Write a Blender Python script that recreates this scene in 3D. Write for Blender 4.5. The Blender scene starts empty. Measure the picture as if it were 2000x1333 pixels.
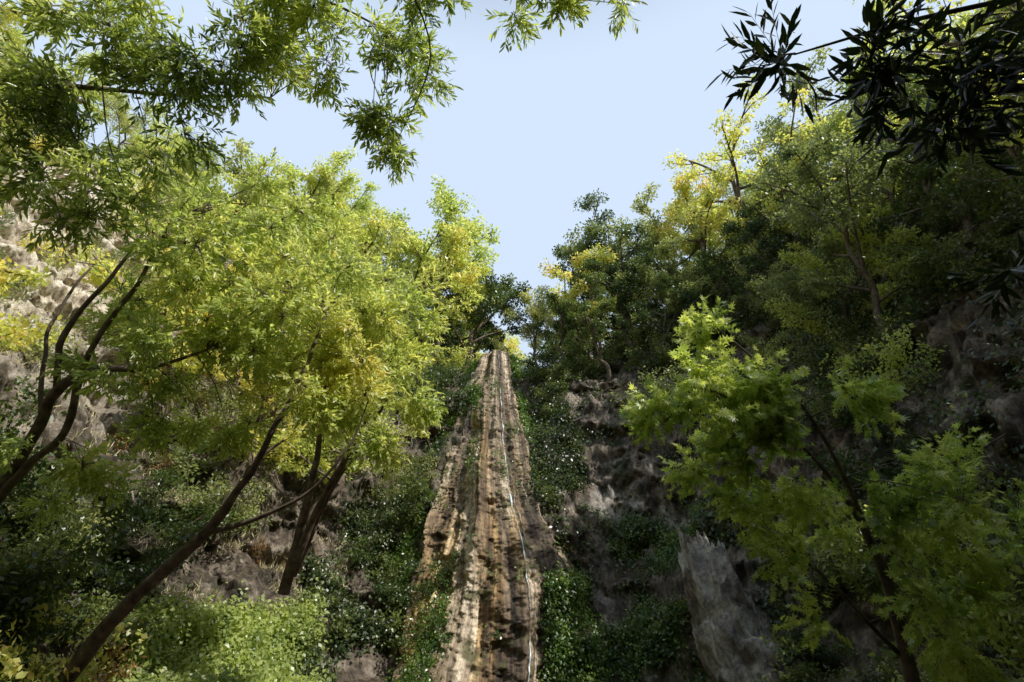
import bpy, math, random
import numpy as np
from mathutils import Vector
D=math.radians
random.seed(7)
scene=bpy.context.scene
scene.view_settings.view_transform='Standard'
scene.view_settings.look='None'
scene.view_settings.exposure=0

# ------------------------------------------------------------------ sun/sky
SUN_AZ, SUN_EL = 117.0, 50.0
w=bpy.data.worlds.new("World"); scene.world=w; w.use_nodes=True
nt=w.node_tree
bg=nt.nodes["Background"]
sky=nt.nodes.new("ShaderNodeTexSky"); sky.sky_type='NISHITA'; sky.sun_disc=False
sky.sun_elevation=D(SUN_EL); sky.sun_rotation=D(SUN_AZ)
sky.air_density=1.0; sky.dust_density=3.0; sky.ozone_density=1.0; sky.altitude=200
# bright summer haze, thick low down and thinning out towards the zenith
wtc=nt.nodes.new("ShaderNodeTexCoord"); wsp=nt.nodes.new("ShaderNodeSeparateXYZ"); nt.links.new(wtc.outputs["Generated"],wsp.inputs[0])
wmr=nt.nodes.new("ShaderNodeMapRange"); wmr.interpolation_type='SMOOTHSTEP'; wmr.inputs[1].default_value=.80; wmr.inputs[2].default_value=.99; wmr.inputs[3].default_value=.93; wmr.inputs[4].default_value=0.0
nt.links.new(wsp.outputs[2],wmr.inputs[0])
hz=nt.nodes.new("ShaderNodeMix"); hz.data_type='RGBA'; hz.inputs[7].default_value=(5.9,7.1,8.8,1)
nt.links.new(wmr.outputs[0],hz.inputs[0])
nt.links.new(sky.outputs[0],hz.inputs[6])
nt.links.new(hz.outputs[2],bg.inputs[0]); bg.inputs[1].default_value=0.12
sl=bpy.data.lights.new("sun","SUN"); sl.energy=5.0; sl.angle=D(0.53); sl.color=(1.0,0.96,0.88)
so=bpy.data.objects.new("sun",sl); scene.collection.objects.link(so)
sd=Vector((math.sin(D(SUN_AZ))*math.cos(D(SUN_EL)),math.cos(D(SUN_AZ))*math.cos(D(SUN_EL)),math.sin(D(SUN_EL))))
SD=np.array(sd)
so.rotation_euler=sd.to_track_quat('Z','Y').to_euler(); so.location=sd*60

cam=bpy.data.cameras.new("camera"); co=bpy.data.objects.new("camera",cam)
scene.collection.objects.link(co); scene.camera=co
co.location=(0,0,1.6); co.rotation_euler=(D(118),0,0); cam.lens=20; cam.sensor_width=36
cam.clip_start=0.05; cam.clip_end=2000

# ------------------------------------------------------------------ noise
def _h(ix,iy,iz,seed):
    h=(ix*73856093)^(iy*19349663)^(iz*83492791)^(seed*2654435761)
    h=h&0xffffffff
    h=((h^(h>>15))*2246822519)&0xffffffff
    h=((h^(h>>13))*3266489917)&0xffffffff
    h=h^(h>>16)
    return (h&0xffffff)/float(0xffffff)
def vnoise(p,seed=0):
    p=np.asarray(p,dtype=np.float64)
    i=np.floor(p).astype(np.int64); f=p-i; f=f*f*(3-2*f)
    r=0
    for a in (0,1):
        for b in (0,1):
            for c in (0,1):
                wgt=(f[:,0] if a else 1-f[:,0])*(f[:,1] if b else 1-f[:,1])*(f[:,2] if c else 1-f[:,2])
                r=r+wgt*_h(i[:,0]+a,i[:,1]+b,i[:,2]+c,seed)
    return r*2-1
def fbm(p,octv=4,seed=0,gain=0.5,ridged=False):
    p=np.asarray(p,dtype=np.float64); s=0; a=1.0; t=0
    for o in range(octv):
        n=vnoise(p*(2.03**o)+17.3*o,seed+o)
        if ridged: n=1-2*np.abs(n)
        s=s+a*n; t+=a; a*=gain
    return s/t

# ------------------------------------------------------------------ mesh helpers
def mesh_from(name,verts,faces_list,mats,smooth=False,matidx=None):
    me=bpy.data.meshes.new(name)
    verts=np.asarray(verts,dtype=np.float32)
    nl=sum(f.size for f in faces_list); nf=sum(len(f) for f in faces_list)
    me.vertices.add(len(verts)); me.vertices.foreach_set("co",verts.ravel())
    me.loops.add(nl); me.polygons.add(nf)
    me.loops.foreach_set("vertex_index",np.concatenate([f.ravel() for f in faces_list]).astype(np.int32))
    ls=[];c=0;mi=[]
    for q,f in enumerate(faces_list):
        k=f.shape[1]; ls.append(c+np.arange(len(f))*k); c+=f.size
        mi.append(np.full(len(f),matidx[q] if matidx else 0))
    me.polygons.foreach_set("loop_start",np.concatenate(ls).astype(np.int32))
    me.polygons.foreach_set("material_index",np.concatenate(mi).astype(np.int32))
    if smooth: me.polygons.foreach_set("use_smooth",np.ones(nf,dtype=bool))
    for m in mats: me.materials.append(m)
    me.update(calc_edges=True); me.validate()
    return me
def add_obj(name,me,parent=None,loc=None):
    o=bpy.data.objects.new(name,me); scene.collection.objects.link(o)
    if parent: o.parent=parent
    if loc is not None: o.location=loc
    return o
def empty(name,loc=(0,0,0)):
    o=bpy.data.objects.new(name,None); scene.collection.objects.link(o); o.location=loc
    o.empty_display_size=0.3
    return o
def norm(v):
    return v/np.maximum(np.linalg.norm(v,axis=-1,keepdims=True),1e-9)

def smooth_poly(pts,rad,step=0.25):
    P=np.array(pts,float); R=np.array(rad,float)
    out=[];ro=[]
    n=len(P)
    for i in range(n-1):
        p0=P[max(i-1,0)];p1=P[i];p2=P[i+1];p3=P[min(i+2,n-1)]
        L=np.linalg.norm(p2-p1); m=max(2,int(L/step))
        for j in range(m):
            t=j/m
            out.append(0.5*((2*p1)+(-p0+p2)*t+(2*p0-5*p1+4*p2-p3)*t*t+(-p0+3*p1-3*p2+p3)*t**3))
            ro.append(R[i]*(1-t)+R[i+1]*t)
    out.append(P[-1]);ro.append(R[-1])
    return np.array(out),np.array(ro)
class Wood:
    def __init__(s): s.v=[];s.f=[];s.n=0
    def tube(s,P,R,sides=6):
        P=np.asarray(P,float);R=np.asarray(R,float); n=len(P)
        T=norm(np.gradient(P,axis=0))
        up=np.array([0.3,0.2,1.0]) if abs(T[0][2])<0.8 else np.array([1.0,0.2,0.1])
        A=norm(np.cross(T,up)); B=np.cross(T,A)
        a=np.arange(sides)/sides*2*np.pi
        ring=P[:,None,:]+R[:,None,None]*(np.cos(a)[None,:,None]*A[:,None,:]+np.sin(a)[None,:,None]*B[:,None,:])
        s.v.append(ring.reshape(-1,3))
        i=np.arange(n-1)[:,None]*sides; j=np.arange(sides)[None,:]; j2=(j+1)%sides
        f=np.stack([i+j,i+j2,i+sides+j2,i+sides+j],-1).reshape(-1,4)+s.n
        s.f.append(f); s.n+=n*sides
    def get(s): return np.concatenate(s.v),np.concatenate(s.f)

def T_diamond():
    v=np.array([[0,0,0],[-.5,.45,.08],[0,1,0],[.5,.45,.08]],float)
    return v,[np.array([[0,3,2,1]])]
def T_lance():
    v=np.array([[0,0,0],[-.45,.32,.12],[-.36,.68,.08],[0,1,-.10],[.36,.68,.08],[.45,.32,.12]],float)
    return v,[np.array([[0,3,2,1],[0,5,4,3]])]
def T_maple():
    ang=[-150,-118,-100,-80,-62,-48,-30,-18,0,18,30,48,62,80,100,118,150]
    rad=[.25,.48,.32,.74,.46,.36,.88,.42,1.0,.42,.88,.36,.46,.74,.32,.48,.25]
    v=[[0,0,0]]
    for a,r in zip(ang,rad): v.append([math.sin(D(a))*r,math.cos(D(a))*r,-0.18*r*r+(.05 if r>.6 else -.03)])
    f=[[0,i+1,i] for i in range(1,len(ang))]
    return np.array(v),[np.array(f)]
def leaves(pos,axis,nrm,length,width,tmpl):
    tv,tf=tmpl
    y=norm(axis); x=norm(np.cross(y,nrm)); z=np.cross(x,y)
    L=np.asarray(length)[:,None,None]; W=np.asarray(width)[:,None,None]
    V=pos[:,None,:]+tv[None,:,0:1]*W*x[:,None,:]+tv[None,:,1:2]*L*y[:,None,:]+tv[None,:,2:3]*W*z[:,None,:]
    k=len(tv); off=np.arange(len(pos))[:,None,None]*k
    F=[(f[None]+off).reshape(-1,f.shape[1]) for f in tf]
    return V.reshape(-1,3),F

# ------------------------------------------------------------------ materials
def newmat(name):
    m=bpy.data.materials.new(name); m.use_nodes=True
    n=m.node_tree.nodes; l=m.node_tree.links
    return m,n,l,n["Principled BSDF"],n["Material Output"]
def ramp(n,stops):
    r=n.new("ShaderNodeValToRGB"); e=r.color_ramp.elements
    while len(e)>1: e.remove(e[-1])
    e[0].position=stops[0][0]; e[0].color=(*stops[0][1],1)
    for p,c in stops[1:]:
        q=e.new(p); q.color=(*c,1)
    return r
def leaf_mat(name,stops,trans=0.5,tboost=(1.9,1.9,1.25),nscale=0.6,rough=0.36,spec=.7):
    m,n,l,p,out=newmat(name)
    geo=n.new("ShaderNodeNewGeometry"); tc=n.new("ShaderNodeTexCoord"); oi=n.new("ShaderNodeObjectInfo")
    no=n.new("ShaderNodeTexNoise"); no.inputs["Scale"].default_value=nscale; no.inputs["Detail"].default_value=2
    l.new(tc.outputs["Object"],no.inputs["Vector"])
    a=n.new("ShaderNodeMath"); a.operation='MULTIPLY_ADD'; a.inputs[1].default_value=0.45; 
    l.new(geo.outputs["Random Per Island"],a.inputs[0])
    b=n.new("ShaderNodeMath"); b.operation='MULTIPLY_ADD'; b.inputs[1].default_value=1.3; b.inputs[2].default_value=-0.5
    l.new(no.outputs[0],b.inputs[0])
    c=n.new("ShaderNodeMath"); c.operation='MULTIPLY_ADD'; c.inputs[1].default_value=0.42
    l.new(oi.outputs["Random"],c.inputs[0]); l.new(b.outputs[0],c.inputs[2]); l.new(c.outputs[0],a.inputs[2])
    r=ramp(n,stops); l.new(a.outputs[0],r.inputs[0])
    l.new(r.outputs[0],p.inputs["Base Color"]); p.inputs["Roughness"].default_value=rough
    p.inputs["Specular IOR Level"].default_value=spec
    mul=n.new("ShaderNodeVectorMath"); mul.operation='MULTIPLY'; mul.inputs[1].default_value=tboost
    l.new(r.outputs[0],mul.inputs[0])
    tr=n.new("ShaderNodeBsdfTranslucent"); l.new(mul.outputs[0],tr.inputs[0])
    mx=n.new("ShaderNodeMixShader"); mx.inputs[0].default_value=trans
    l.new(p.outputs[0],mx.inputs[1]); l.new(tr.outputs[0],mx.inputs[2]); l.new(mx.outputs[0],out.inputs[0])
    return m
M_bright=leaf_mat("leaf_bright",[(0,(.17,.24,.06)),(.35,(.36,.43,.13)),(.65,(.52,.54,.19)),(.95,(.60,.56,.20)),(1,(.60,.46,.15))])
M_olive=leaf_mat("leaf_olive",[(0,(.07,.10,.04)),(.5,(.23,.27,.11)),(.85,(.44,.46,.19)),(1,(.50,.48,.20))],trans=.42)
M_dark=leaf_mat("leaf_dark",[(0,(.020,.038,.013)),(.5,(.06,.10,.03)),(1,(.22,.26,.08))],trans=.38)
M_yellow=leaf_mat("leaf_yellow",[(0,(.24,.30,.08)),(.4,(.42,.46,.13)),(.8,(.56,.54,.16)),(1,(.58,.46,.14))])
M_bay=leaf_mat("leaf_bay",[(0,(.09,.13,.03)),(.35,(.26,.33,.08)),(.7,(.50,.53,.16)),(1,(.60,.52,.16))],trans=.52,rough=.28)
M_bayshade=leaf_mat("leaf_bay_shade",[(0,(.015,.028,.012)),(.6,(.030,.05,.015)),(1,(.20,.20,.05))],trans=.18,rough=.4,tboost=(1.5,1.7,.7))  # bay leaf with shade put into its colour, for the shaded branch
M_maple=leaf_mat("leaf_maple",[(0,(.05,.09,.018)),(.45,(.20,.29,.06)),(.8,(.42,.50,.14)),(1,(.54,.58,.18))],trans=.45,nscale=1.2)
M_fern=leaf_mat("leaf_fern",[(0,(.02,.05,.010)),(.5,(.08,.15,.025)),(1,(.32,.40,.08))],trans=.35,nscale=1.5)
M_ivy=leaf_mat("leaf_ivy",[(0,(.008,.020,.006)),(.5,(.026,.05,.012)),(1,(.16,.20,.05))],trans=.3,nscale=1.2)
M_grass=leaf_mat("leaf_grassy",[(0,(.14,.20,.05)),(.5,(.36,.42,.13)),(1,(.58,.58,.24))],trans=.45,nscale=1.5)
M_rust=leaf_mat("leaf_rust",[(0,(.16,.14,.05)),(.5,(.30,.18,.07)),(1,(.40,.22,.09))],trans=.35)
def straw_mat():
    m,n,l,p,out=newmat("dry_grass")
    geo=n.new("ShaderNodeNewGeometry")
    r=ramp(n,[(0,(.40,.33,.17)),(.6,(.70,.62,.40)),(1,(.42,.42,.18))]); l.new(geo.outputs["Random Per Island"],r.inputs[0])
    l.new(r.outputs[0],p.inputs["Base Color"]); p.inputs["Roughness"].default_value=.8
    return m
M_straw=straw_mat()
def bark_mat(name,c1,c2):
    m,n,l,p,out=newmat(name)
    tc=n.new("ShaderNodeTexCoord"); no=n.new("ShaderNodeTexNoise"); no.inputs["Scale"].default_value=6; no.inputs["Detail"].default_value=6
    l.new(tc.outputs["Object"],no.inputs["Vector"])
    r=ramp(n,[(.3,c1),(.7,c2)]); l.new(no.outputs[0],r.inputs[0]); l.new(r.outputs[0],p.inputs["Base Color"])
    p.inputs["Roughness"].default_value=.9
    b=n.new("ShaderNodeBump"); b.inputs["Strength"].default_value=.6; b.inputs["Distance"].default_value=.02
    l.new(no.outputs[0],b.inputs["Height"]); l.new(b.outputs[0],p.inputs["Normal"])
    return m
M_bark=bark_mat("bark",(.05,.034,.024),(.20,.15,.11))
M_twig=bark_mat("dead_vine",(.30,.25,.19),(.55,.48,.39))

def terrain_mat(name="canyon_ground",pale=False):
    m,n,l,p,out=newmat(name)
    tc=n.new("ShaderNodeTexCoord"); geo=n.new("ShaderNodeNewGeometry")
    def noise(scale,det=8,vec=None,rough=.6):
        no=n.new("ShaderNodeTexNoise"); no.inputs["Scale"].default_value=scale; no.inputs["Detail"].default_value=det; no.inputs["Roughness"].default_value=rough
        l.new(vec or tc.outputs["Object"],no.inputs["Vector"]); return no
    def mix(f,a,b,mode='MIX'):
        x=n.new("ShaderNodeMix"); x.data_type='RGBA'; x.blend_type=mode
        if isinstance(f,(int,float)): x.inputs[0].default_value=f
        else: l.new(f,x.inputs[0])
        l.new(a,x.inputs[6])
        if isinstance(b,tuple): x.inputs[7].default_value=(*b,1)
        else: l.new(b,x.inputs[7])
        return x.outputs[2]
    def mrange(src,a,b,c=0,d=1):
        x=n.new("ShaderNodeMapRange"); x.inputs[1].default_value=a; x.inputs[2].default_value=b; x.inputs[3].default_value=c; x.inputs[4].default_value=d; l.new(src,x.inputs[0]); return x.outputs[0]
    n1=noise(.35); n2=noise(1.1,14,rough=.72); n3=noise(6,12,rough=.75)
    rock=ramp(n,[(.36,(.028,.022,.017)),(.46,(.095,.073,.054)),(.53,(.19,.15,.115)),(.63,(.37,.315,.255))]); l.new(n2.outputs[0],rock.inputs[0])
    pal=ramp(n,[(.36,(.09,.08,.07)),(.46,(.24,.215,.19)),(.54,(.42,.39,.35)),(.66,(.60,.57,.52))]); l.new(n2.outputs[0],pal.inputs[0])
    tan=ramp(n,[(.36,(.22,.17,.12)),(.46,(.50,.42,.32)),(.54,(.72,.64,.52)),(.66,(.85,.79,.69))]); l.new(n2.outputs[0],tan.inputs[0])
    soil=ramp(n,[(.35,(.018,.013,.009)),(.5,(.06,.043,.028)),(.65,(.16,.125,.07))]); l.new(n3.outputs[0],soil.inputs[0])
    px=n.new("ShaderNodeSeparateXYZ"); l.new(tc.outputs["Object"],px.inputs[0])
    sx=n.new("ShaderNodeSeparateXYZ"); l.new(geo.outputs["Normal"],sx.inputs[0])
    g=ramp(n,[(.35,(.40,.40,.40)),(.5,(.97,.97,.97)),(.65,(1.25,1.25,1.25))]); l.new(n3.outputs[0],g.inputs[0])
    n4=noise(.9,8)
    if pale:
        col=mix(mrange(n4.outputs[0],.50,.60),pal.outputs[0],rock.outputs[0])
    else:
        ad=n.new("ShaderNodeMath"); ad.operation='MULTIPLY_ADD'; ad.inputs[1].default_value=.9; l.new(n1.outputs[0],ad.inputs[0]); l.new(sx.outputs[2],ad.inputs[2])
        n7=noise(.45,5)
        pm=n.new("ShaderNodeMath"); pm.operation='MULTIPLY'; l.new(mrange(px.outputs[0],1.0,3.0),pm.inputs[0]); l.new(mrange(n7.outputs[0],.48,.58),pm.inputs[1])
        pm2=n.new("ShaderNodeMath"); pm2.operation='MULTIPLY'; l.new(pm.outputs[0],pm2.inputs[0]); l.new(mrange(px.outputs[0],8,5,0,.9),pm2.inputs[1])
        pm3=n.new("ShaderNodeMath"); pm3.operation='MULTIPLY'; l.new(pm2.outputs[0],pm3.inputs[0]); l.new(mrange(px.outputs[2],9,6,.25,1),pm3.inputs[1])
        c=mix(pm3.outputs[0],rock.outputs[0],pal.outputs[0])
        c=mix(mrange(ad.outputs[0],1.05,1.3),c,soil.outputs[0])
        c=mix(mrange(n4.outputs[0],.55,.63),c,(.04,.045,.018))
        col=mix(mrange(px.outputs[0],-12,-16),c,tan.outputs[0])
    col=mix(1.0,col,g.outputs[0],'MULTIPLY')
    l.new(col,p.inputs["Base Color"]); p.inputs["Roughness"].default_value=.9
    b=n.new("ShaderNodeBump"); b.inputs["Strength"].default_value=1; b.inputs["Distance"].default_value=.18
    b2=n.new("ShaderNodeBump"); b2.inputs["Strength"].default_value=1; b2.inputs["Distance"].default_value=.04
    l.new(n2.outputs[0],b.inputs["Height"]); l.new(n3.outputs[0],b2.inputs["Height"]); l.new(b.outputs[0],b2.inputs["Normal"]); l.new(b2.outputs[0],p.inputs["Normal"])
    return m
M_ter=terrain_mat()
M_pale=terrain_mat("pale_rock",True)

# ------------------------------------------------------------------ terrain
CX,CY=-0.5,6.0
def sstep(x,a,b):
    t=np.clip((x-a)/(b-a),0,1); return t*t*(3-2*t)
def toeR(deg):
    return np.interp(deg,[-180,-135,-105,-90,-60,-30,-12,0,15,35,60,90,110,140,180],
                         [22,16,11,9,9.5,12,14.5,15.5,15.2,13,11,10.5,12,16,22])  # unseen walls behind the viewpoint drawn in to cut sky light
def terrain(phi,r):
    deg=np.degrees(phi)
    R=toeR(deg); s=r-R
    L=np.interp(s,[-100,-8,0,4,10,20,28,45,80,400],[-.3,0,.6,4.4,12.5,25,32,38,41,44])
    Rt=np.interp(s,[-100,-8,0,3,6,9,14,20,28,45,80,400],[-.3,0,.5,5.5,10,13.5,19.5,26,32,38,41,44])
    C=np.interp(s,[-100,-8,0,2.5,5,8.5,11,20,40,90,400],[-.3,0,.6,5,9,14.5,16.3,18.5,22,28,35])
    bk=sstep(np.abs(deg),140,180)*.5
    L,Rt=L*(1-bk)+Rt*bk,Rt*(1-bk)+L*bk
    wl=sstep(-deg,4,20); wr=sstep(deg,7,30)
    z=C*(1-wl-wr)+L*wl+Rt*wr
    x=CX+np.sin(phi)*r; y=CY+np.cos(phi)*r
    P=np.stack([x,y,z],-1)
    k=np.clip((s+1)/3,0.05,1)
    n1=fbm(P*.16,3,3)*1.4+fbm(P*np.array([.45,.45,.7])+9,5,11,.55,ridged=True)*1.1+fbm(P*1.7,4,31,.6)*.5
    n2=fbm(P*.4+40,4,51)*1.0+fbm(P*2.3,3,71)*.25
    rr=r-n1*k*1.1
    x=CX+np.sin(phi)*rr; y=CY+np.cos(phi)*rr
    return np.stack([x,y,z+n2*k*.8],-1)
ph=np.concatenate([np.linspace(-D(85),D(85),1000),np.linspace(D(85),D(275),150)[1:-1]])
ph=(ph+np.pi)%(2*np.pi)-np.pi
rr_=np.concatenate([np.linspace(0.3,8,14)[:-1],np.linspace(8,34,240)[:-1],np.linspace(34,60,50)[:-1],np.geomspace(60,600,26)])
PH,RR=np.meshgrid(ph,rr_,indexing='ij')
V=terrain(PH.ravel(),RR.ravel())
na,nr=PH.shape
i=np.arange(na)[:,None]; j=np.arange(nr-1)[None,:]; i2=(i+1)%na
F=np.stack([i*nr+j,i*nr+j+1,i2*nr+j+1,i2*nr+j],-1).reshape(-1,4)
V=np.concatenate([V,[[CX,CY,0]]])
fc=np.stack([np.arange(na)*nr,(np.arange(na)+1)%na*nr,np.full(na,len(V)-1)],-1)
def face_up(F,V):
    a,b,c=V[F[:,0]],V[F[:,1]],V[F[:,2]]
    n=np.cross(b-a,c-a)[:,2].mean()
    return F if n>0 else F[:,::-1]
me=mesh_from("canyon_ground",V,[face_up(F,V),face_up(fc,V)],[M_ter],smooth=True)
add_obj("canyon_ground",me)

# ------------------------------------------------------------------ travertine waterfall cone
KY=np.array([17.2,18.6,21.0,23.4,25.6,28.3,30.4,31.6,35])
KT=np.array([-2,.6,4.1,7.4,10.3,14.1,17.0,17.6,17.8])
KX=np.array([-.75,-.70,-.65,-.92,-1.03,-1.05,-1.0,-.95,-.9])
KW=np.array([4.4,4.0,3.3,2.6,2.15,1.5,.95,.8,.8])
TT=np.array([0,.13,.31,.48,.62,.81,.95,.98,1.0])
def cone(a,t,off=0.0):
    z=np.interp(t,TT,KT); yf=np.interp(t,TT,KY); cx=np.interp(t,TT,KX); hw=np.interp(t,TT,KW)
    aa=np.clip(a,-1,1)*np.pi/2
    ext=np.maximum(np.abs(a)-1,0)*10
    nx=np.sin(aa); ny=-np.cos(aa)
    aw=a+.05*vnoise(np.stack([a*3,t*5,a*0],-1),77)
    q=np.stack([aw*3.6,t*2.0,a*0],-1)
    fl=fbm(q,2,5,ridged=True)*.75+fbm(np.stack([aw*14,t*5,a*0],-1),3,15)*.22
    q3=np.stack([cx+hw*nx,yf,z],-1)
    lump=fbm(q3*np.array([.7,.7,.4]),3,25)*.6+fbm(q3*2.2,4,35,.6)*.32+fbm(q3*np.array([6,6,3]),2,45,.6)*.09
    d=(fl*(hw/3)**.7+lump*(hw/3)**.5)+off
    x=cx+nx*(hw+d*.8); y=yf+hw*1.25*(1+ny)+ny*d+ext
    return np.stack([x,y,z],-1)
av=np.linspace(-1.6,1.6,460); tv=np.linspace(0,1,760)
A,Tm=np.meshgrid(av,tv,indexing='ij')
V=cone(A.ravel(),Tm.ravel())
na,nt_=A.shape
i=np.arange(na-1)[:,None]; j=np.arange(nt_-1)[None,:]
F=np.stack([i*nt_+j,(i+1)*nt_+j,(i+1)*nt_+j+1,i*nt_+j+1],-1).reshape(-1,4)
def travertine_mat():
    m,n,l,p,out=newmat("travertine")
    uv=n.new("ShaderNodeUVMap"); tc=n.new("ShaderNodeTexCoord")
    def st(sx,sy,det=6,ox=0,rough=.6,dist=0):
        mp=n.new("ShaderNodeMapping"); mp.inputs["Scale"].default_value=(sx,sy,1); mp.inputs["Location"].default_value=(ox,ox,0)
        l.new(uv.outputs[0],mp.inputs[0]); no=n.new("ShaderNodeTexNoise"); no.inputs["Scale"].default_value=1; no.inputs["Detail"].default_value=det; no.inputs["Roughness"].default_value=rough; no.inputs["Distortion"].default_value=dist
        l.new(mp.outputs[0],no.inputs[0]); return no
    s1=st(7,1.6,8,0,.65,.25); s2=st(34,6.0,8,5,.7,.3); s3=st(5,1.6,5,11,.6,.4)
    c1=ramp(n,[(.38,(.045,.032,.022)),(.46,(.18,.128,.085)),(.53,(.46,.36,.25)),(.61,(.80,.69,.54))]); l.new(s1.outputs[0],c1.inputs[0])
    c2=ramp(n,[(.34,(.25,.22,.19)),(.5,(.9,.87,.83)),(.66,(1.3,1.28,1.25))]); l.new(s2.outputs[0],c2.inputs[0])
    mu=n.new("ShaderNodeMix"); mu.data_type='RGBA'; mu.blend_type='MULTIPLY'; mu.inputs[0].default_value=1
    l.new(c1.outputs[0],mu.inputs[6]); l.new(c2.outputs[0],mu.inputs[7])
    mr=n.new("ShaderNodeMapRange"); mr.inputs[1].default_value=.50; mr.inputs[2].default_value=.64; l.new(s3.outputs[0],mr.inputs[0])
    m2=n.new("ShaderNodeMix"); m2.data_type='RGBA'; m2.blend_type='MULTIPLY'; l.new(mr.outputs[0],m2.inputs[0]); l.new(mu.outputs[2],m2.inputs[6]); m2.inputs[7].default_value=(1.12,.94,.55,1)
    n5=n.new("ShaderNodeTexNoise"); n5.inputs["Scale"].default_value=4; n5.inputs["Detail"].default_value=10; n5.inputs["Roughness"].default_value=.75; l.new(tc.outputs["Object"],n5.inputs[0])
    c5=ramp(n,[(.38,(.35,.33,.31)),(.52,(1,1,1)),(.7,(1.2,1.2,1.2))]); l.new(n5.outputs[0],c5.inputs[0])
    m3=n.new("ShaderNodeMix"); m3.data_type='RGBA'; m3.blend_type='MULTIPLY'; m3.inputs[0].default_value=1; l.new(m2.outputs[2],m3.inputs[6]); l.new(c5.outputs[0],m3.inputs[7])
    n6=n.new("ShaderNodeTexNoise"); n6.inputs["Scale"].default_value=1.1; n6.inputs["Detail"].default_value=9; n6.inputs["Roughness"].default_value=.7; l.new(tc.outputs["Object"],n6.inputs[0])
    m6=n.new("ShaderNodeMapRange"); m6.inputs[1].default_value=.53; m6.inputs[2].default_value=.61; m6.inputs[4].default_value=.85; l.new(n6.outputs[0],m6.inputs[0])
    m4=n.new("ShaderNodeMix"); m4.data_type='RGBA'; l.new(m6.outputs[0],m4.inputs[0]); l.new(m3.outputs[2],m4.inputs[6]); m4.inputs[7].default_value=(.10,.095,.03,1)
    l.new(m4.outputs[2],p.inputs["Base Color"]); p.inputs["Roughness"].default_value=.6
    add=n.new("ShaderNodeMath"); add.operation='ADD'; l.new(s2.outputs[0],add.inputs[0]); l.new(n5.outputs[0],add.inputs[1])
    b=n.new("ShaderNodeBump"); b.inputs["Strength"].default_value=1; b.inputs["Distance"].default_value=.10; l.new(add.outputs[0],b.inputs["Height"]); l.new(b.outputs[0],p.inputs["Normal"])
    return m
me=mesh_from("travertine_cliff",V,[F],[travertine_mat()],smooth=True)
uvl=me.uv_layers.new(name="UVMap")
vi=np.empty(len(me.loops),dtype=np.int32); me.loops.foreach_get("vertex_index",vi)
uvd=np.stack([A.ravel(),Tm.ravel()],-1)[vi].astype(np.float32)
uvl.data.foreach_set("uv",uvd.ravel())
add_obj("travertine_cliff",me)
def water_mat():
    m,n,l,p,out=newmat("falling_water")
    p.inputs["Base Color"].default_value=(.66,.72,.76,1); p.inputs["Roughness"].default_value=.2
    p.inputs["Specular IOR Level"].default_value=.6
    return m
M_wat=water_mat()
wv=[];wf=[];c=0
for (ka,kt,wd,t0,t1) in [([.17,.18,.17,.16,.10],[0,.25,.5,.8,1],.0054,0.0,.985),([-.62,-.60,-.58],[0,.5,1],.010,.70,.87),([.22,.22,.20],[0,.25,.5],.002,0,.5)]:
    t=np.linspace(t0,t1,700); a=np.interp(t,kt,ka)+.004*np.sin(t*40)
    wd_=wd*np.clip(.25+2.0*fbm(np.stack([t*50,t*0,t*0+wd*100],-1),3,9)+.35,.12,2.0)
    mid=cone(a,t,.07)
    ker=np.ones(9)/9
    mid[4:-4,1]=np.convolve(mid[:,1],ker,'valid')-.03; mid[4:-4,0]=np.convolve(mid[:,0],ker,'valid')
    hw=np.interp(t,TT,KW)
    for q,sg in enumerate((-1,0,1)):
        v=mid.copy(); v[:,0]+=sg*wd_*np.minimum(hw,2.2)*1.8; v[:,1]+=0.03*abs(sg); wv.append(v)
    k=np.arange(699)
    for q in (0,1):
        wf.append(np.stack([c+q*700+k,c+(q+1)*700+k,c+(q+1)*700+k+1,c+q*700+k+1],-1))
    c+=2100
add_obj("waterfall_stream",mesh_from("waterfall_stream",np.concatenate(wv),[np.concatenate(wf)],[M_wat],smooth=True))

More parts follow.
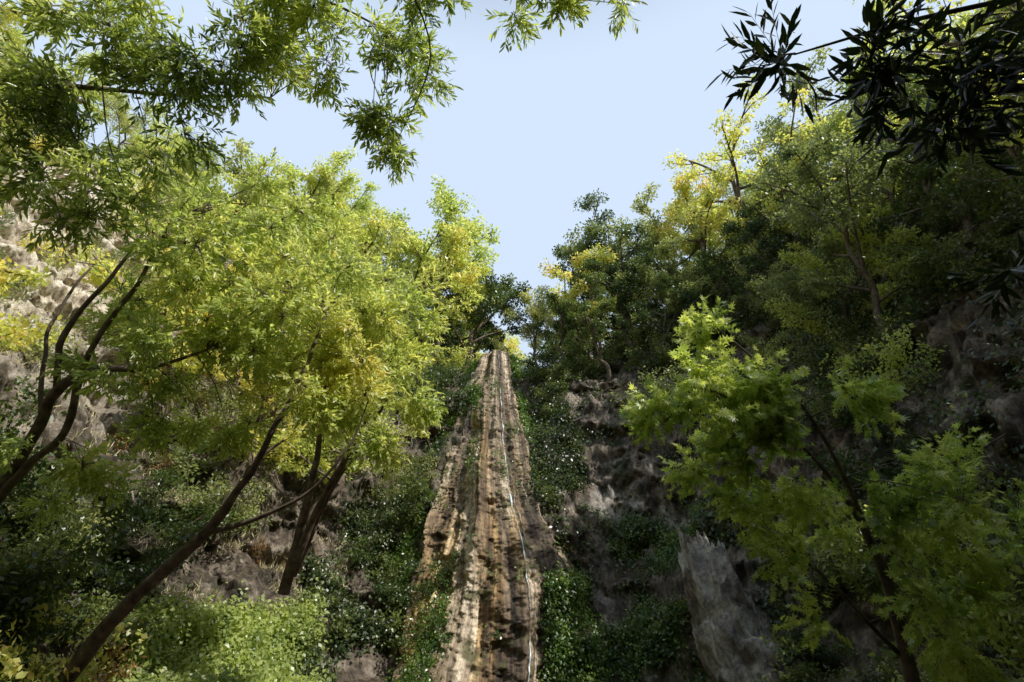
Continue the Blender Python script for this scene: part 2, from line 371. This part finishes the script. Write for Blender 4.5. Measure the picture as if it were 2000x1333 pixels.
# ------------------------------------------------------------------ generic instanced trees
rng=np.random.default_rng(5)
def rdir(n,up=0.0):
    v=rng.normal(size=(n,3)); v=norm(v); v[:,2]+=up; return norm(v)
def gen_tree(name,H,spread,leaf,nleaf,mat,limbs=8,shrub=False,clr=.55):
    W=Wood()
    tp=[np.array([0,0,-.6])]
    nseg=6; lean=rng.normal(0,.12,2)
    for s in range(1,nseg+1):
        f=s/nseg; tp.append(np.array([lean[0]*H*f*f+rng.normal(0,.03*H),lean[1]*H*f*f+rng.normal(0,.03*H),H*.8*f]))
    tr=np.linspace(.022*H,.007*H,len(tp)); P,R=smooth_poly(tp,tr,.4)
    if not shrub: W.tube(P,R,7)
    cl=[]
    for k in range(limbs):
        f=(.05 if shrub else .28)+(.7 if not shrub else .5)*(k+rng.random()*.6)/limbs
        b=P[min(int(f*len(P)),len(P)-1)] if not shrub else np.array([0,0,-.2])
        az=k*2.4+rng.normal(0,.3); L=spread*(1.15-.55*abs(f-.45))*(.75+.5*rng.random())
        el=.35+.6*f+rng.normal(0,.12)
        d=np.array([math.cos(az)*math.cos(el),math.sin(az)*math.cos(el),math.sin(el)])
        mid=b+d*L*.5+rng.normal(0,.08,3)*L; end=b+d*L+np.array([0,0,.12*L])+rng.normal(0,.08,3)*L
        lp,lr=smooth_poly([b,mid,end],[.010*H,.006*H,.003*H],.35); W.tube(lp,lr,5)
        for q in range(5):
            bb=lp[int((.3+.14*q+rng.random()*.1)*(len(lp)-1))]
            d2=norm(d+rng.normal(0,.65,3)); d2[2]=abs(d2[2])*.6
            L2=L*(.3+.25*rng.random()); e2=bb+d2*L2
            W.tube(np.array([bb,(bb+e2)/2+rng.normal(0,.05,3)*L2,e2]),[.004*H,.0025*H,.001*H],4)
            for u in (.55,.95): cl.append(bb+d2*L2*u)
        cl.append(end)
    for k in range(4): cl.append(P[-1]+rng.normal(0,.10,3)*spread)
    cl=np.array(cl)
    n=max(20,nleaf//len(cl)); rad=clr*(.6+.8*rng.random(len(cl)))*spread/3
    pp=np.repeat(cl,n,0); rd=np.repeat(rad,n)
    off=rdir(len(pp))*(rng.random(len(pp))**.45)[:,None]*rd[:,None]; off[:,2]*=.65
    pos=pp+off
    ax=norm(off/np.maximum(rd[:,None],.01)*.7+rdir(len(pp))*.8+np.array([0,0,-.25]))
    nm=rdir(len(pp),.9)
    ln=leaf*(.6+.8*rng.random(len(pp)))
    LV,LF=leaves(pos,ax,nm,ln,ln*.5,T_diamond())
    WV,WF=W.get()
    return mesh_from(name,np.concatenate([WV,LV]),[WF]+[f+len(WV) for f in LF],[M_bark,mat],matidx=[0]+[1]*len(LF))
TREES=[gen_tree("oak_tree_a",8,3.2,.18,10500,M_olive,clr=.5),
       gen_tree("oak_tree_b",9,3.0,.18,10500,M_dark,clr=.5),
       gen_tree("bright_tree_a",8,3.2,.20,9500,M_bright,clr=.5),
       gen_tree("bright_tree_b",10,3.0,.20,9500,M_bright,limbs=10,clr=.5),
       gen_tree("yellow_tree",8,2.8,.19,7000,M_yellow,clr=.5),
       gen_tree("sparse_tree",10,3.0,.19,4600,M_yellow,limbs=9,clr=.42)]
SHRUB=[gen_tree("shrub_a",2.4,1.7,.14,3800,M_olive,limbs=8,shrub=True,clr=.8),
       gen_tree("shrub_b",2.2,1.6,.14,3800,M_dark,limbs=8,shrub=True,clr=.8),
       gen_tree("shrub_c",2.4,1.7,.15,3200,M_bright,limbs=8,shrub=True,clr=.8),
       gen_tree("shrub_rust",2.0,1.4,.10,1800,M_rust,limbs=7,shrub=True,clr=.7)]
NAMES={0:"oak_tree",1:"bay_tree",2:"maple_tree",3:"maple_tree",4:"sycamore_tree",5:"sycamore_tree"}
def on_terrain(deg,s):
    phi=np.array([D(deg)]); r=toeR(np.array([deg]))+s
    return terrain(phi,r)[0]
placed=[]
def plant(mesh,name,p,sc,parent=None,tilt=0.12):
    o=add_obj(name,mesh,parent,(p[0],p[1],p[2]))
    o.rotation_euler=(rng.normal(0,tilt),rng.normal(0,tilt),rng.random()*6.28); o.scale=(sc*rng.uniform(.85,1.15),)*2+(sc*rng.uniform(.9,1.1),)
    return o
def ts(x,y):
    deg=math.degrees(math.atan2(x-CX,y-CY)); return deg,math.hypot(x-CX,y-CY)-float(toeR(deg))
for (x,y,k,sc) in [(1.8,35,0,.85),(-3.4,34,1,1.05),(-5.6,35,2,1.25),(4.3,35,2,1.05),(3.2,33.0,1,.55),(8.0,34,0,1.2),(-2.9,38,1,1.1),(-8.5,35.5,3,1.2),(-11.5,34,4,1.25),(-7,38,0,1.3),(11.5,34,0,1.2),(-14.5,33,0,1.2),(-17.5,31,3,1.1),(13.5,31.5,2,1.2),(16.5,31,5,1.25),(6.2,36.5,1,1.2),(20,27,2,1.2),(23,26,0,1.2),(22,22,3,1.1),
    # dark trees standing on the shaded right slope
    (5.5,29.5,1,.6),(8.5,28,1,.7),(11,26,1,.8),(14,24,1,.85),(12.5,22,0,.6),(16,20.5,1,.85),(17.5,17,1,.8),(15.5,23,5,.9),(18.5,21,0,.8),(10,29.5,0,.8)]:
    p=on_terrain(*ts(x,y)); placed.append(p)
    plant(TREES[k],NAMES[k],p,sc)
# unseen tall trees added behind the viewpoint to block sky light
for (x,y,k,sc) in [(-6,-5,1,1.7),(-1,-8,1,1.7),(4,-7.5,1,1.6),(-9,-1,0,1.5),(1.5,-13,1,1.8),(-5,-12,0,1.7)]:
    plant(TREES[k],NAMES[k],(x,y,0),sc,None,.05)
cnt=0; tries=0
while cnt<200 and tries<6000:
    tries+=1
    deg=rng.uniform(-180,180); 
    s=rng.uniform(4,32)
    if abs(deg)>110 and (s>20 or rng.random()<.3): continue
    p=on_terrain(deg,s)
    if abs(deg)<6 and s<26: continue
    if -4<deg<42 and s<9.5: continue
    if deg>=42 and s<5: continue
    if -20<deg<=-4 and s<8: continue
    if -68<deg<-43 and 3<s<23: continue     # bare sunlit rocks
    if any((p[0]-q[0])**2+(p[1]-q[1])**2<(2.3 if s<20 else 2.9)**2 for q in placed): continue
    placed.append(p)
    if deg<0: k=rng.choice(6,p=[.22,.08,.28,.2,.14,.08])
    else: k=rng.choice(6,p=[.34,.26,.18,.12,.04,.06])
    sc=rng.uniform(.6,.95) if abs(deg)<110 else rng.uniform(.9,1.3)  # larger unseen trees on the rear slopes, added to screen off sky light
    plant(TREES[k],NAMES[k],p,sc); cnt+=1
shr=empty("hillside_shrubs")
cnt=0
while cnt<390:
    deg=rng.uniform(-90,85); s=rng.uniform(-.5,26)
    if abs(deg+1)<7 and s<13: continue
    if -2<deg<38 and s<6.5: continue
    if -46<deg<-18 and s<3.2: continue
    if -68<deg<-43 and 4<s<23 and rng.random()<.7: continue
    p=on_terrain(deg,s)
    if deg<0: k=rng.choice(4,p=[.35,.22,.33,.10] if s>5 else [.15,.70,.05,.10])
    else: k=rng.choice(4,p=[.25,.68,.03,.04])  # mostly dark leaves on the right, deepening its shade by colour
    plant(SHRUB[k],"shrub",p-np.array([0,0,.15]),rng.uniform(.45,1.1),shr,.2); cnt+=1

# ------------------------------------------------------------------ ferns and ivy
def leaf_patch(pos,n_out,leaf,per,spread,seed):
    r=np.random.default_rng(seed)
    pp=np.repeat(pos,per,0); no=np.repeat(n_out,per,0)
    u=r.random(len(pp)); spp=np.repeat(spread*(.5+r.random(len(pos))),per)[:,None]
    off=r.normal(size=(len(pp),3))*spp*.5+no*u[:,None]*spp*1.2; off[:,2]-=u*u*spread*.8
    ax=norm(no*.5+r.normal(size=(len(pp),3))*.5+np.array([0,0,-.7])); nm=norm(no+r.normal(size=(len(pp),3))*.5+np.array([0,0,.4]))
    ln=leaf*(.6+.8*r.random(len(pp)))
    return leaves(pp+off,ax,nm,ln,ln*.6,T_diamond())
def cone_pts(a0,a1,t0,t1,n,thr=-.1,fr=(7,14),seed=1):
    r=np.random.default_rng(seed)
    a=r.uniform(a0,a1,n); t=r.uniform(t0,t1,n)
    nz=fbm(np.stack([a*fr[0],t*fr[1],a*0+seed],-1),3,seed); k=nz>thr
    a=a[k];t=t[k]; P=cone(a,t); aa=np.clip(a,-1,1)*np.pi/2
    return P,np.stack([np.sin(aa),-np.cos(aa),aa*0+.25],-1)
def ter_pts(d0,d1,s0,s1,n,thr,seed,fs=.5):
    r=np.random.default_rng(seed)
    dg=r.uniform(d0,d1,n); s=r.uniform(s0,s1,n); P=terrain(np.radians(dg),toeR(dg)+s)
    k=fbm(P*fs,3,seed)>thr; P=P[k]; dg=dg[k]
    return P,np.stack([-np.sin(np.radians(dg))*.8,-np.cos(np.radians(dg))*.8,dg*0+.6],-1)
pts=[];ns=[]
for args in [(-1.15,-.58,.1,.72,5200,-.16),(-1.1,-.6,.62,.93,900,-.15),(.30,.62,.0,.29,1900,-.5),(.60,1.2,.02,.40,3200,-.3),(.66,1.2,.36,.97,2400,-.12),
             (-.36,-.14,.06,.26,420,-.05,(9,10)),(-.42,-.20,.5,.78,800,-.08,(7,8)),(.45,.75,.36,.8,900,.08),(-.9,.9,.05,.9,600,.20),(-1.2,-.85,0,.3,1200,-.2)]:
    a=args[:5]; thr=args[5]; fr=args[6] if len(args)>6 else (7,14)
    P,N=cone_pts(*a,thr=thr,fr=fr,seed=len(pts)+3); pts.append(P);ns.append(N)
P,N=ter_pts(9,26,-.5,3.4,2300,-.02,2); pts.append(P);ns.append(N)
P=np.concatenate(pts);N=np.concatenate(ns)
LV,LF=leaf_patch(P,N,.10,18,.24,4)
add_obj("maidenhair_fern_growth",mesh_from("maidenhair_fern_growth",LV,LF,[M_fern]))
pts=[];ns=[]
for a in [(4,11,3,10,1300,-.05,1),(26,36,-.5,3.4,900,.0,2),(-24,-7,-.5,6,2600,-.05,3),(3,40,0,11,1300,.14,4),(40,80,-1,9,1800,.0,5),(-80,-44,-2,5,1800,.05,6),(-14,10,9.5,13,1300,-.2,7),(10,60,5,12,1300,.08,8)]:
    P,N=ter_pts(*a); pts.append(P);ns.append(N)
P=np.concatenate(pts);N=np.concatenate(ns)
LV,LF=leaf_patch(P,N,.13,15,.32,8)
add_obj("ivy_foliage",mesh_from("ivy_foliage",LV,LF,[M_ivy]))
P,N=ter_pts(-44,-22,-1.5,1.9,1900,-.18,16)
LV,LF=leaf_patch(P,N,.13,22,.34,18)
add_obj("grassy_bank",mesh_from("grassy_bank",LV,LF,[M_grass]))
P,N=ter_pts(-72,-40,3,22,1500,.0,12,.4)
P2,N2=ter_pts(-44,-18,2.2,5.5,450,.05,13,.6)
P=np.concatenate([P,P2])
r=np.random.default_rng(3); per=14
pp=np.repeat(P,per,0)+r.normal(size=(len(P)*per,3))*np.array([.10,.10,.02]); ax=norm(r.normal(size=(len(pp),3))*.5+np.array([.25,-.1,1]))
ln=.12+.2*r.random(len(pp)); LV,LF=leaves(pp,ax,norm(r.normal(size=(len(pp),3))),ln,ln*.08,T_diamond())
add_obj("dry_grass",mesh_from("dry_grass",LV,LF,[M_straw]))
# pale dead vines hanging on the cliff left of the falls
r=np.random.default_rng(9); W=Wood()
for q in range(130):
    b=np.array([-4.2,18.2,7.9])+r.normal(size=3)*np.array([.6,.5,.6]); L=.6+r.random()*1.1
    pts=[b]; d=norm(r.normal(size=3)*np.array([1,1,.5])+np.array([0,-.3,.2]))
    for s in range(5):
        d=norm(d+r.normal(size=3)*.35+np.array([0,0,-.33])); pts.append(pts[-1]+d*L/5)
    P,R=smooth_poly(pts,np.linspace(.009,.004,6),.1); W.tube(P,R,3)
WV,WF=W.get(); add_obj("dead_vines",mesh_from("dead_vines",WV,[WF],[M_twig]))

# ------------------------------------------------------------------ hero trees
def hero(name,limbs,blobs,mat,leaf=.09,wr=.26,per=16,sprayL=.38,tmpl=None,seed=1,bark=None,droop=.3,twigr=.008,up=.7,jit=.5):
    r=np.random.default_rng(seed)
    W=Wood(); allp=[]
    for pts,rad in limbs:
        P,R=smooth_poly(pts,rad,.12)
        P=P+fbm(P*1.3,2,seed)[:,None]*np.array([.07,.07,.04])
        W.tube(P,R*(1+.12*fbm(P*3,2,seed)),8); allp.append(P)
    allp=np.concatenate(allp)
    cs=[];ds=[]
    for (c,rad,n) in blobs:
        c=np.array(c,float);rad=np.array(rad,float)
        nsub=max(3,n//24)
        sc=norm(r.normal(size=(nsub,3)))*(r.random(nsub)**.4)[:,None]*rad+c
        k=r.integers(0,nsub,n)
        p=sc[k]+norm(r.normal(size=(n,3)))*(r.random(n)**.5)[:,None]*rad.min()*.30
        for q in range(nsub):
            dd=np.linalg.norm(allp-sc[q],axis=1); b=allp[dd.argmin()]
            L=np.linalg.norm(sc[q]-b)
            mid=(b+sc[q])/2+r.normal(size=3)*.08*L+np.array([0,0,.10*L])
            PP,RR2=smooth_poly([b,mid,sc[q]],[.005+.005*L,.004+.003*L,.003],.2); W.tube(PP,RR2,5)
        out=norm(p-sc[k]); d=norm(out*.8+norm(p-c)*.5+r.normal(size=(n,3))*.4+np.array([0,0,-droop]))
        for q in range(n):
            b=sc[k[q]]; e=p[q]
            W.tube(np.array([b,(b+e)/2+np.array([0,0,.03]),e,e+d[q]*sprayL]),[twigr*.8,twigr*.6,twigr*.45,twigr*.2],3)
        cs.append(p);ds.append(d)
    C=np.concatenate(cs);Dr=np.concatenate(ds)
    n=len(C)
    f=np.tile(np.linspace(0.02,1,per),n); cc=np.repeat(C,per,0); dd=np.repeat(Dr,per,0)
    pos=cc+dd*(f*sprayL)[:,None]
    perp=norm(np.cross(dd,norm(r.normal(size=(len(dd),3)))))
    ax=norm(dd*(.55+.6*f)[:,None]+perp*.8+r.normal(size=dd.shape)*.12+np.array([0,0,-.15]))
    nm=norm(np.cross(ax,np.cross(dd,perp))*.8+r.normal(size=dd.shape)*jit+SD*up)
    ln=leaf*(.65+.6*r.random(len(pos))); 
    LV,LF=leaves(pos,ax,nm,ln,ln*wr,tmpl or T_lance())
    e=empty(name,limbs[0][0][0])
    WV,WF=W.get(); o0=np.array(limbs[0][0][0],float)
    add_obj("trunk_and_branches",mesh_from("trunk_and_branches",WV-o0,[WF],[bark or M_bark],smooth=True),e)
    add_obj("foliage",mesh_from("foliage",LV-o0,LF,[mat]),e)
    return e

hero("bay_laurel_tree",[
  ([(-10.2,10.6,1.5),(-9.3,10.3,3.6),(-8.5,9.7,4.9),(-8.1,9.3,5.5),(-7.4,9.2,5.9),(-6.4,9.1,5.9),(-5.4,9.0,6.2)],[.15,.12,.10,.09,.07,.045,.02]),
  ([(-9.3,10.3,3.6),(-8.6,9.9,4.3),(-7.9,9.6,5.0),(-7.6,9.2,6.2),(-6.9,8.7,7.4),(-6.3,8.3,8.6)],[.09,.07,.065,.055,.04,.02]),
  ([(-8.1,9.3,5.5),(-8.0,9.0,6.6),(-7.3,8.7,7.8),(-7.0,8.6,9.2)],[.06,.05,.035,.015]),
  ([(-8.4,9.5,5.2),(-8.6,9.3,6.6),(-8.3,9.2,8.2)],[.05,.035,.015])],
  [((-6.2,8.9,8.2),(1.4,1.3,1.5),460),((-5.0,9.3,6.9),(1.2,1.1,1.1),300),((-7.4,9.2,7.4),(.8,.9,.9),110),((-5.4,8.8,9.6),(1.2,1.2,.9),200),((-6.6,9.4,6.2),(1.5,1.0,.8),190),((-8.2,9.9,4.4),(1.3,.8,.7),130),((-5.6,9.6,5.2),(1.0,.8,.6),120)],
  M_bright,leaf=.13,wr=.34,per=16,sprayL=.34,seed=21,jit=.65,up=.7)
hero("leaning_bay_tree",[
  ([(-7.9,11.2,.3),(-7.2,10.8,1.35),(-6.2,10.3,2.3),(-5.1,9.8,3.2),(-4.55,9.5,3.8),(-4.0,9.1,4.6),(-3.6,9.0,5.8),(-3.4,9.0,7.2)],[.19,.14,.11,.095,.06,.05,.035,.02]),
  ([(-5.1,9.8,3.2),(-4.3,9.7,3.4),(-3.4,9.5,3.8),(-2.8,9.3,4.5),(-2.5,9.2,5.3)],[.05,.04,.03,.02,.012]),
  ([(-7.9,11.2,.5),(-8.6,10.9,.5),(-9.4,10.6,.1)],[.09,.06,.03]),([(-7.8,11.1,.6),(-7.7,10.3,.5),(-7.9,9.5,-.1)],[.09,.06,.03]),([(-7.7,11.2,.6),(-6.9,10.9,.45),(-6.2,10.4,-.1)],[.08,.05,.03])],
  [((-4.2,9.4,7.5),(1.3,1.2,1.2),380),((-3.3,9.3,6.2),(1.0,1.0,.9),290),((-2.6,9.4,6.8),(.8,.8,1.0),180),((-3.9,9.6,5.3),(1.0,.8,.6),120)],
  M_bright,leaf=.13,wr=.34,per=16,sprayL=.34,seed=22,jit=.65,up=.7)
hero("multi_trunk_bay_tree",[
  ([(-5.3,14.3,2.6),(-5.0,14.0,3.9),(-4.8,13.6,5.2),(-4.7,13.2,6.7),(-4.8,13.0,8.5)],[.14,.11,.08,.055,.03]),
  ([(-5.2,14.2,2.9),(-4.5,13.6,4.5),(-3.7,12.9,5.8),(-3.1,12.4,6.8),(-2.8,12.2,8.2)],[.10,.08,.06,.045,.02]),
  ([(-5.1,14.3,3.0),(-4.3,13.7,4.9),(-3.4,13.2,6.3),(-2.9,13.0,7.7)],[.08,.06,.04,.02])],
  [((-3.6,12.6,9.2),(1.8,1.3,1.6),500),((-2.6,12.3,7.4),(1.1,1.1,1.1),320),((-5.3,13.0,9.4),(1.6,1.3,1.7),310),((-4.6,13.0,11.2),(1.5,1.2,1.0),200),((-3.4,12.6,6.2),(1.3,.9,.8),160)],
  M_bright,leaf=.14,wr=.34,per=15,sprayL=.34,seed=23,jit=.65,up=.7)
hero("overhanging_bay_tree",[
  ([(-8.2,2.6,0),(-7.9,3.0,3.0),(-7.2,3.4,6.0),(-6.0,4.0,8.6),(-4.6,4.6,9.6),(-3.0,5.0,10.0),(-1.9,5.4,9.8)],[.28,.22,.15,.07,.04,.025,.012]),
  ([(-7.2,3.4,6.0),(-6.2,4.6,7.6),(-5.0,5.4,8.4),(-3.6,5.8,8.8)],[.07,.04,.025,.012]),
  ([(-6.0,4.0,8.6),(-4.2,3.9,9.5),(-2.0,4.2,9.3),(.9,4.4,9.0)],[.05,.03,.018,.008]),
  ([(-7.2,3.4,6.0),(-7.2,4.6,7.0),(-6.9,5.6,7.4)],[.06,.03,.015])],
  [((-5.2,5.0,7.8),(1.5,.9,.8),300),((-3.9,4.8,8.3),(1.2,.7,.7),280),((-2.7,5.6,9.3),(.9,.7,.6),160),((-6.2,5.3,6.9),(1.0,.8,.9),190),((-4.5,4.7,9.0),(1.6,.6,.6),170),((-5.0,5.2,6.6),(1.0,.6,.6),120),
   ((-1.75,5.7,8.2),(.36,.4,1.0),150),((-1.9,5.6,9.4),(.8,.5,.5),140),((-.1,4.4,8.9),(.9,.4,.22),90),((-2.6,4.5,9.2),(1.4,.5,.4),180),((-1.4,4.5,9.2),(.7,.4,.35),90),((1.5,4.6,9.3),(.3,.25,.15),14)],
  M_bay,leaf=.12,wr=.28,per=13,seed=24,droop=.5,sprayL=.32,twigr=.005)
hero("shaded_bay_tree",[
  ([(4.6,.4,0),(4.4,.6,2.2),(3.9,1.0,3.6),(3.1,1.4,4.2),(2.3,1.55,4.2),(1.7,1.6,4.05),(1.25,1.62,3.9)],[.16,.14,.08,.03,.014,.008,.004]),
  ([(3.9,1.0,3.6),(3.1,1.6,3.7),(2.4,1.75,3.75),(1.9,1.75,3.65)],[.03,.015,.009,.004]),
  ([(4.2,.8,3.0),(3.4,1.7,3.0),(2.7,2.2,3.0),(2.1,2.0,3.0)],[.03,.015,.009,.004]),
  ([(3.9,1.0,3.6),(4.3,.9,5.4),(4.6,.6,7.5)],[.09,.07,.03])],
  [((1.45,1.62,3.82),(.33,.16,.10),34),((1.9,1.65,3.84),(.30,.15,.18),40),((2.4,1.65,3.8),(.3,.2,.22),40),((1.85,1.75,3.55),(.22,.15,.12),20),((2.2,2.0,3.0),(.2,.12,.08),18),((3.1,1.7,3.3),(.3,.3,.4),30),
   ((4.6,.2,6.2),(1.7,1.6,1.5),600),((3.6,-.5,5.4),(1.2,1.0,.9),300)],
  M_bayshade,leaf=.10,wr=.25,per=11,seed=25,droop=.12,sprayL=.22,twigr=.004,up=.3)
hero("bigleaf_maple_tree",[
  ([(4.4,7.3,-.2),(4.35,7.2,1.2),(4.2,6.9,2.4),(3.7,6.5,3.2),(3.0,6.1,3.8),(2.3,5.9,4.1)],[.10,.08,.06,.03,.018,.008]),
  ([(4.2,6.9,2.4),(3.4,6.0,3.7),(2.7,5.6,4.3),(2.15,5.4,4.75)],[.03,.02,.012,.006]),
  ([(4.2,6.9,2.4),(4.8,6.5,3.2),(5.6,6.2,3.7)],[.035,.02,.008]),
  ([(4.35,7.2,1.4),(3.6,6.9,2.2),(2.9,6.6,2.7)],[.03,.02,.008])],
  [((2.25,5.6,3.9),(.75,.5,.28),170),((3.0,5.8,3.9),(.85,.6,.35),210),((2.13,5.4,4.5),(.12,.14,.30),40),((2.9,6.1,3.3),(1.1,.7,.4),210),((3.3,6.3,2.6),(1.1,.7,.5),200),((4.7,6.1,2.9),(1.1,.8,.5),170),((5.4,6.4,2.4),(1.0,.8,.6),170),((4.2,6.4,1.9),(1.2,.8,.5),170),((1.6,5.75,3.75),(.38,.3,.10),50)],
  M_maple,leaf=.080,wr=1.0,per=7,tmpl=T_maple(),seed=26,droop=.05,sprayL=.28,twigr=.004,up=.9,jit=.5)
def rock(name,c,rad,seed,mat,lean=0):
    n=100; u=np.linspace(0,np.pi,n); v=np.linspace(0,2*np.pi,n*2,endpoint=False)
    U,Vv=np.meshgrid(u,v,indexing='ij'); d=np.stack([np.sin(U)*np.cos(Vv),np.sin(U)*np.sin(Vv),np.cos(U)],-1).reshape(-1,3)
    q=d*np.array(rad); f=1+fbm(q*.9+seed,4,seed,.6,ridged=True)*.40+fbm(q*2.2,5,seed+4,.65)*.30
    P=q*f[:,None]; P[:,1]+=P[:,2]*lean; P[:,0]-=P[:,2]*lean*.3; P=P+np.array(c)
    m=n*2; i=np.arange(n-1)[:,None]; j=np.arange(m)[None,:]; j2=(j+1)%m
    F=np.stack([i*m+j,(i+1)*m+j,(i+1)*m+j2,i*m+j2],-1).reshape(-1,4)
    add_obj(name,mesh_from(name,P,[F],[mat],smooth=True))
rock("rock_buttress",(6.0,17.0,.8),(.65,1.5,3.1),3,M_pale,.35)
rock("rock_buttress",(6.9,17.6,.2),(.7,1.3,2.2),14,M_ter,.3)
rock("boulder",(-21,19.5,17),(2.6,2.2,2.0),8,M_ter)
rock("boulder",(-19,19,12.5),(2.0,2.2,1.8),9,M_ter)
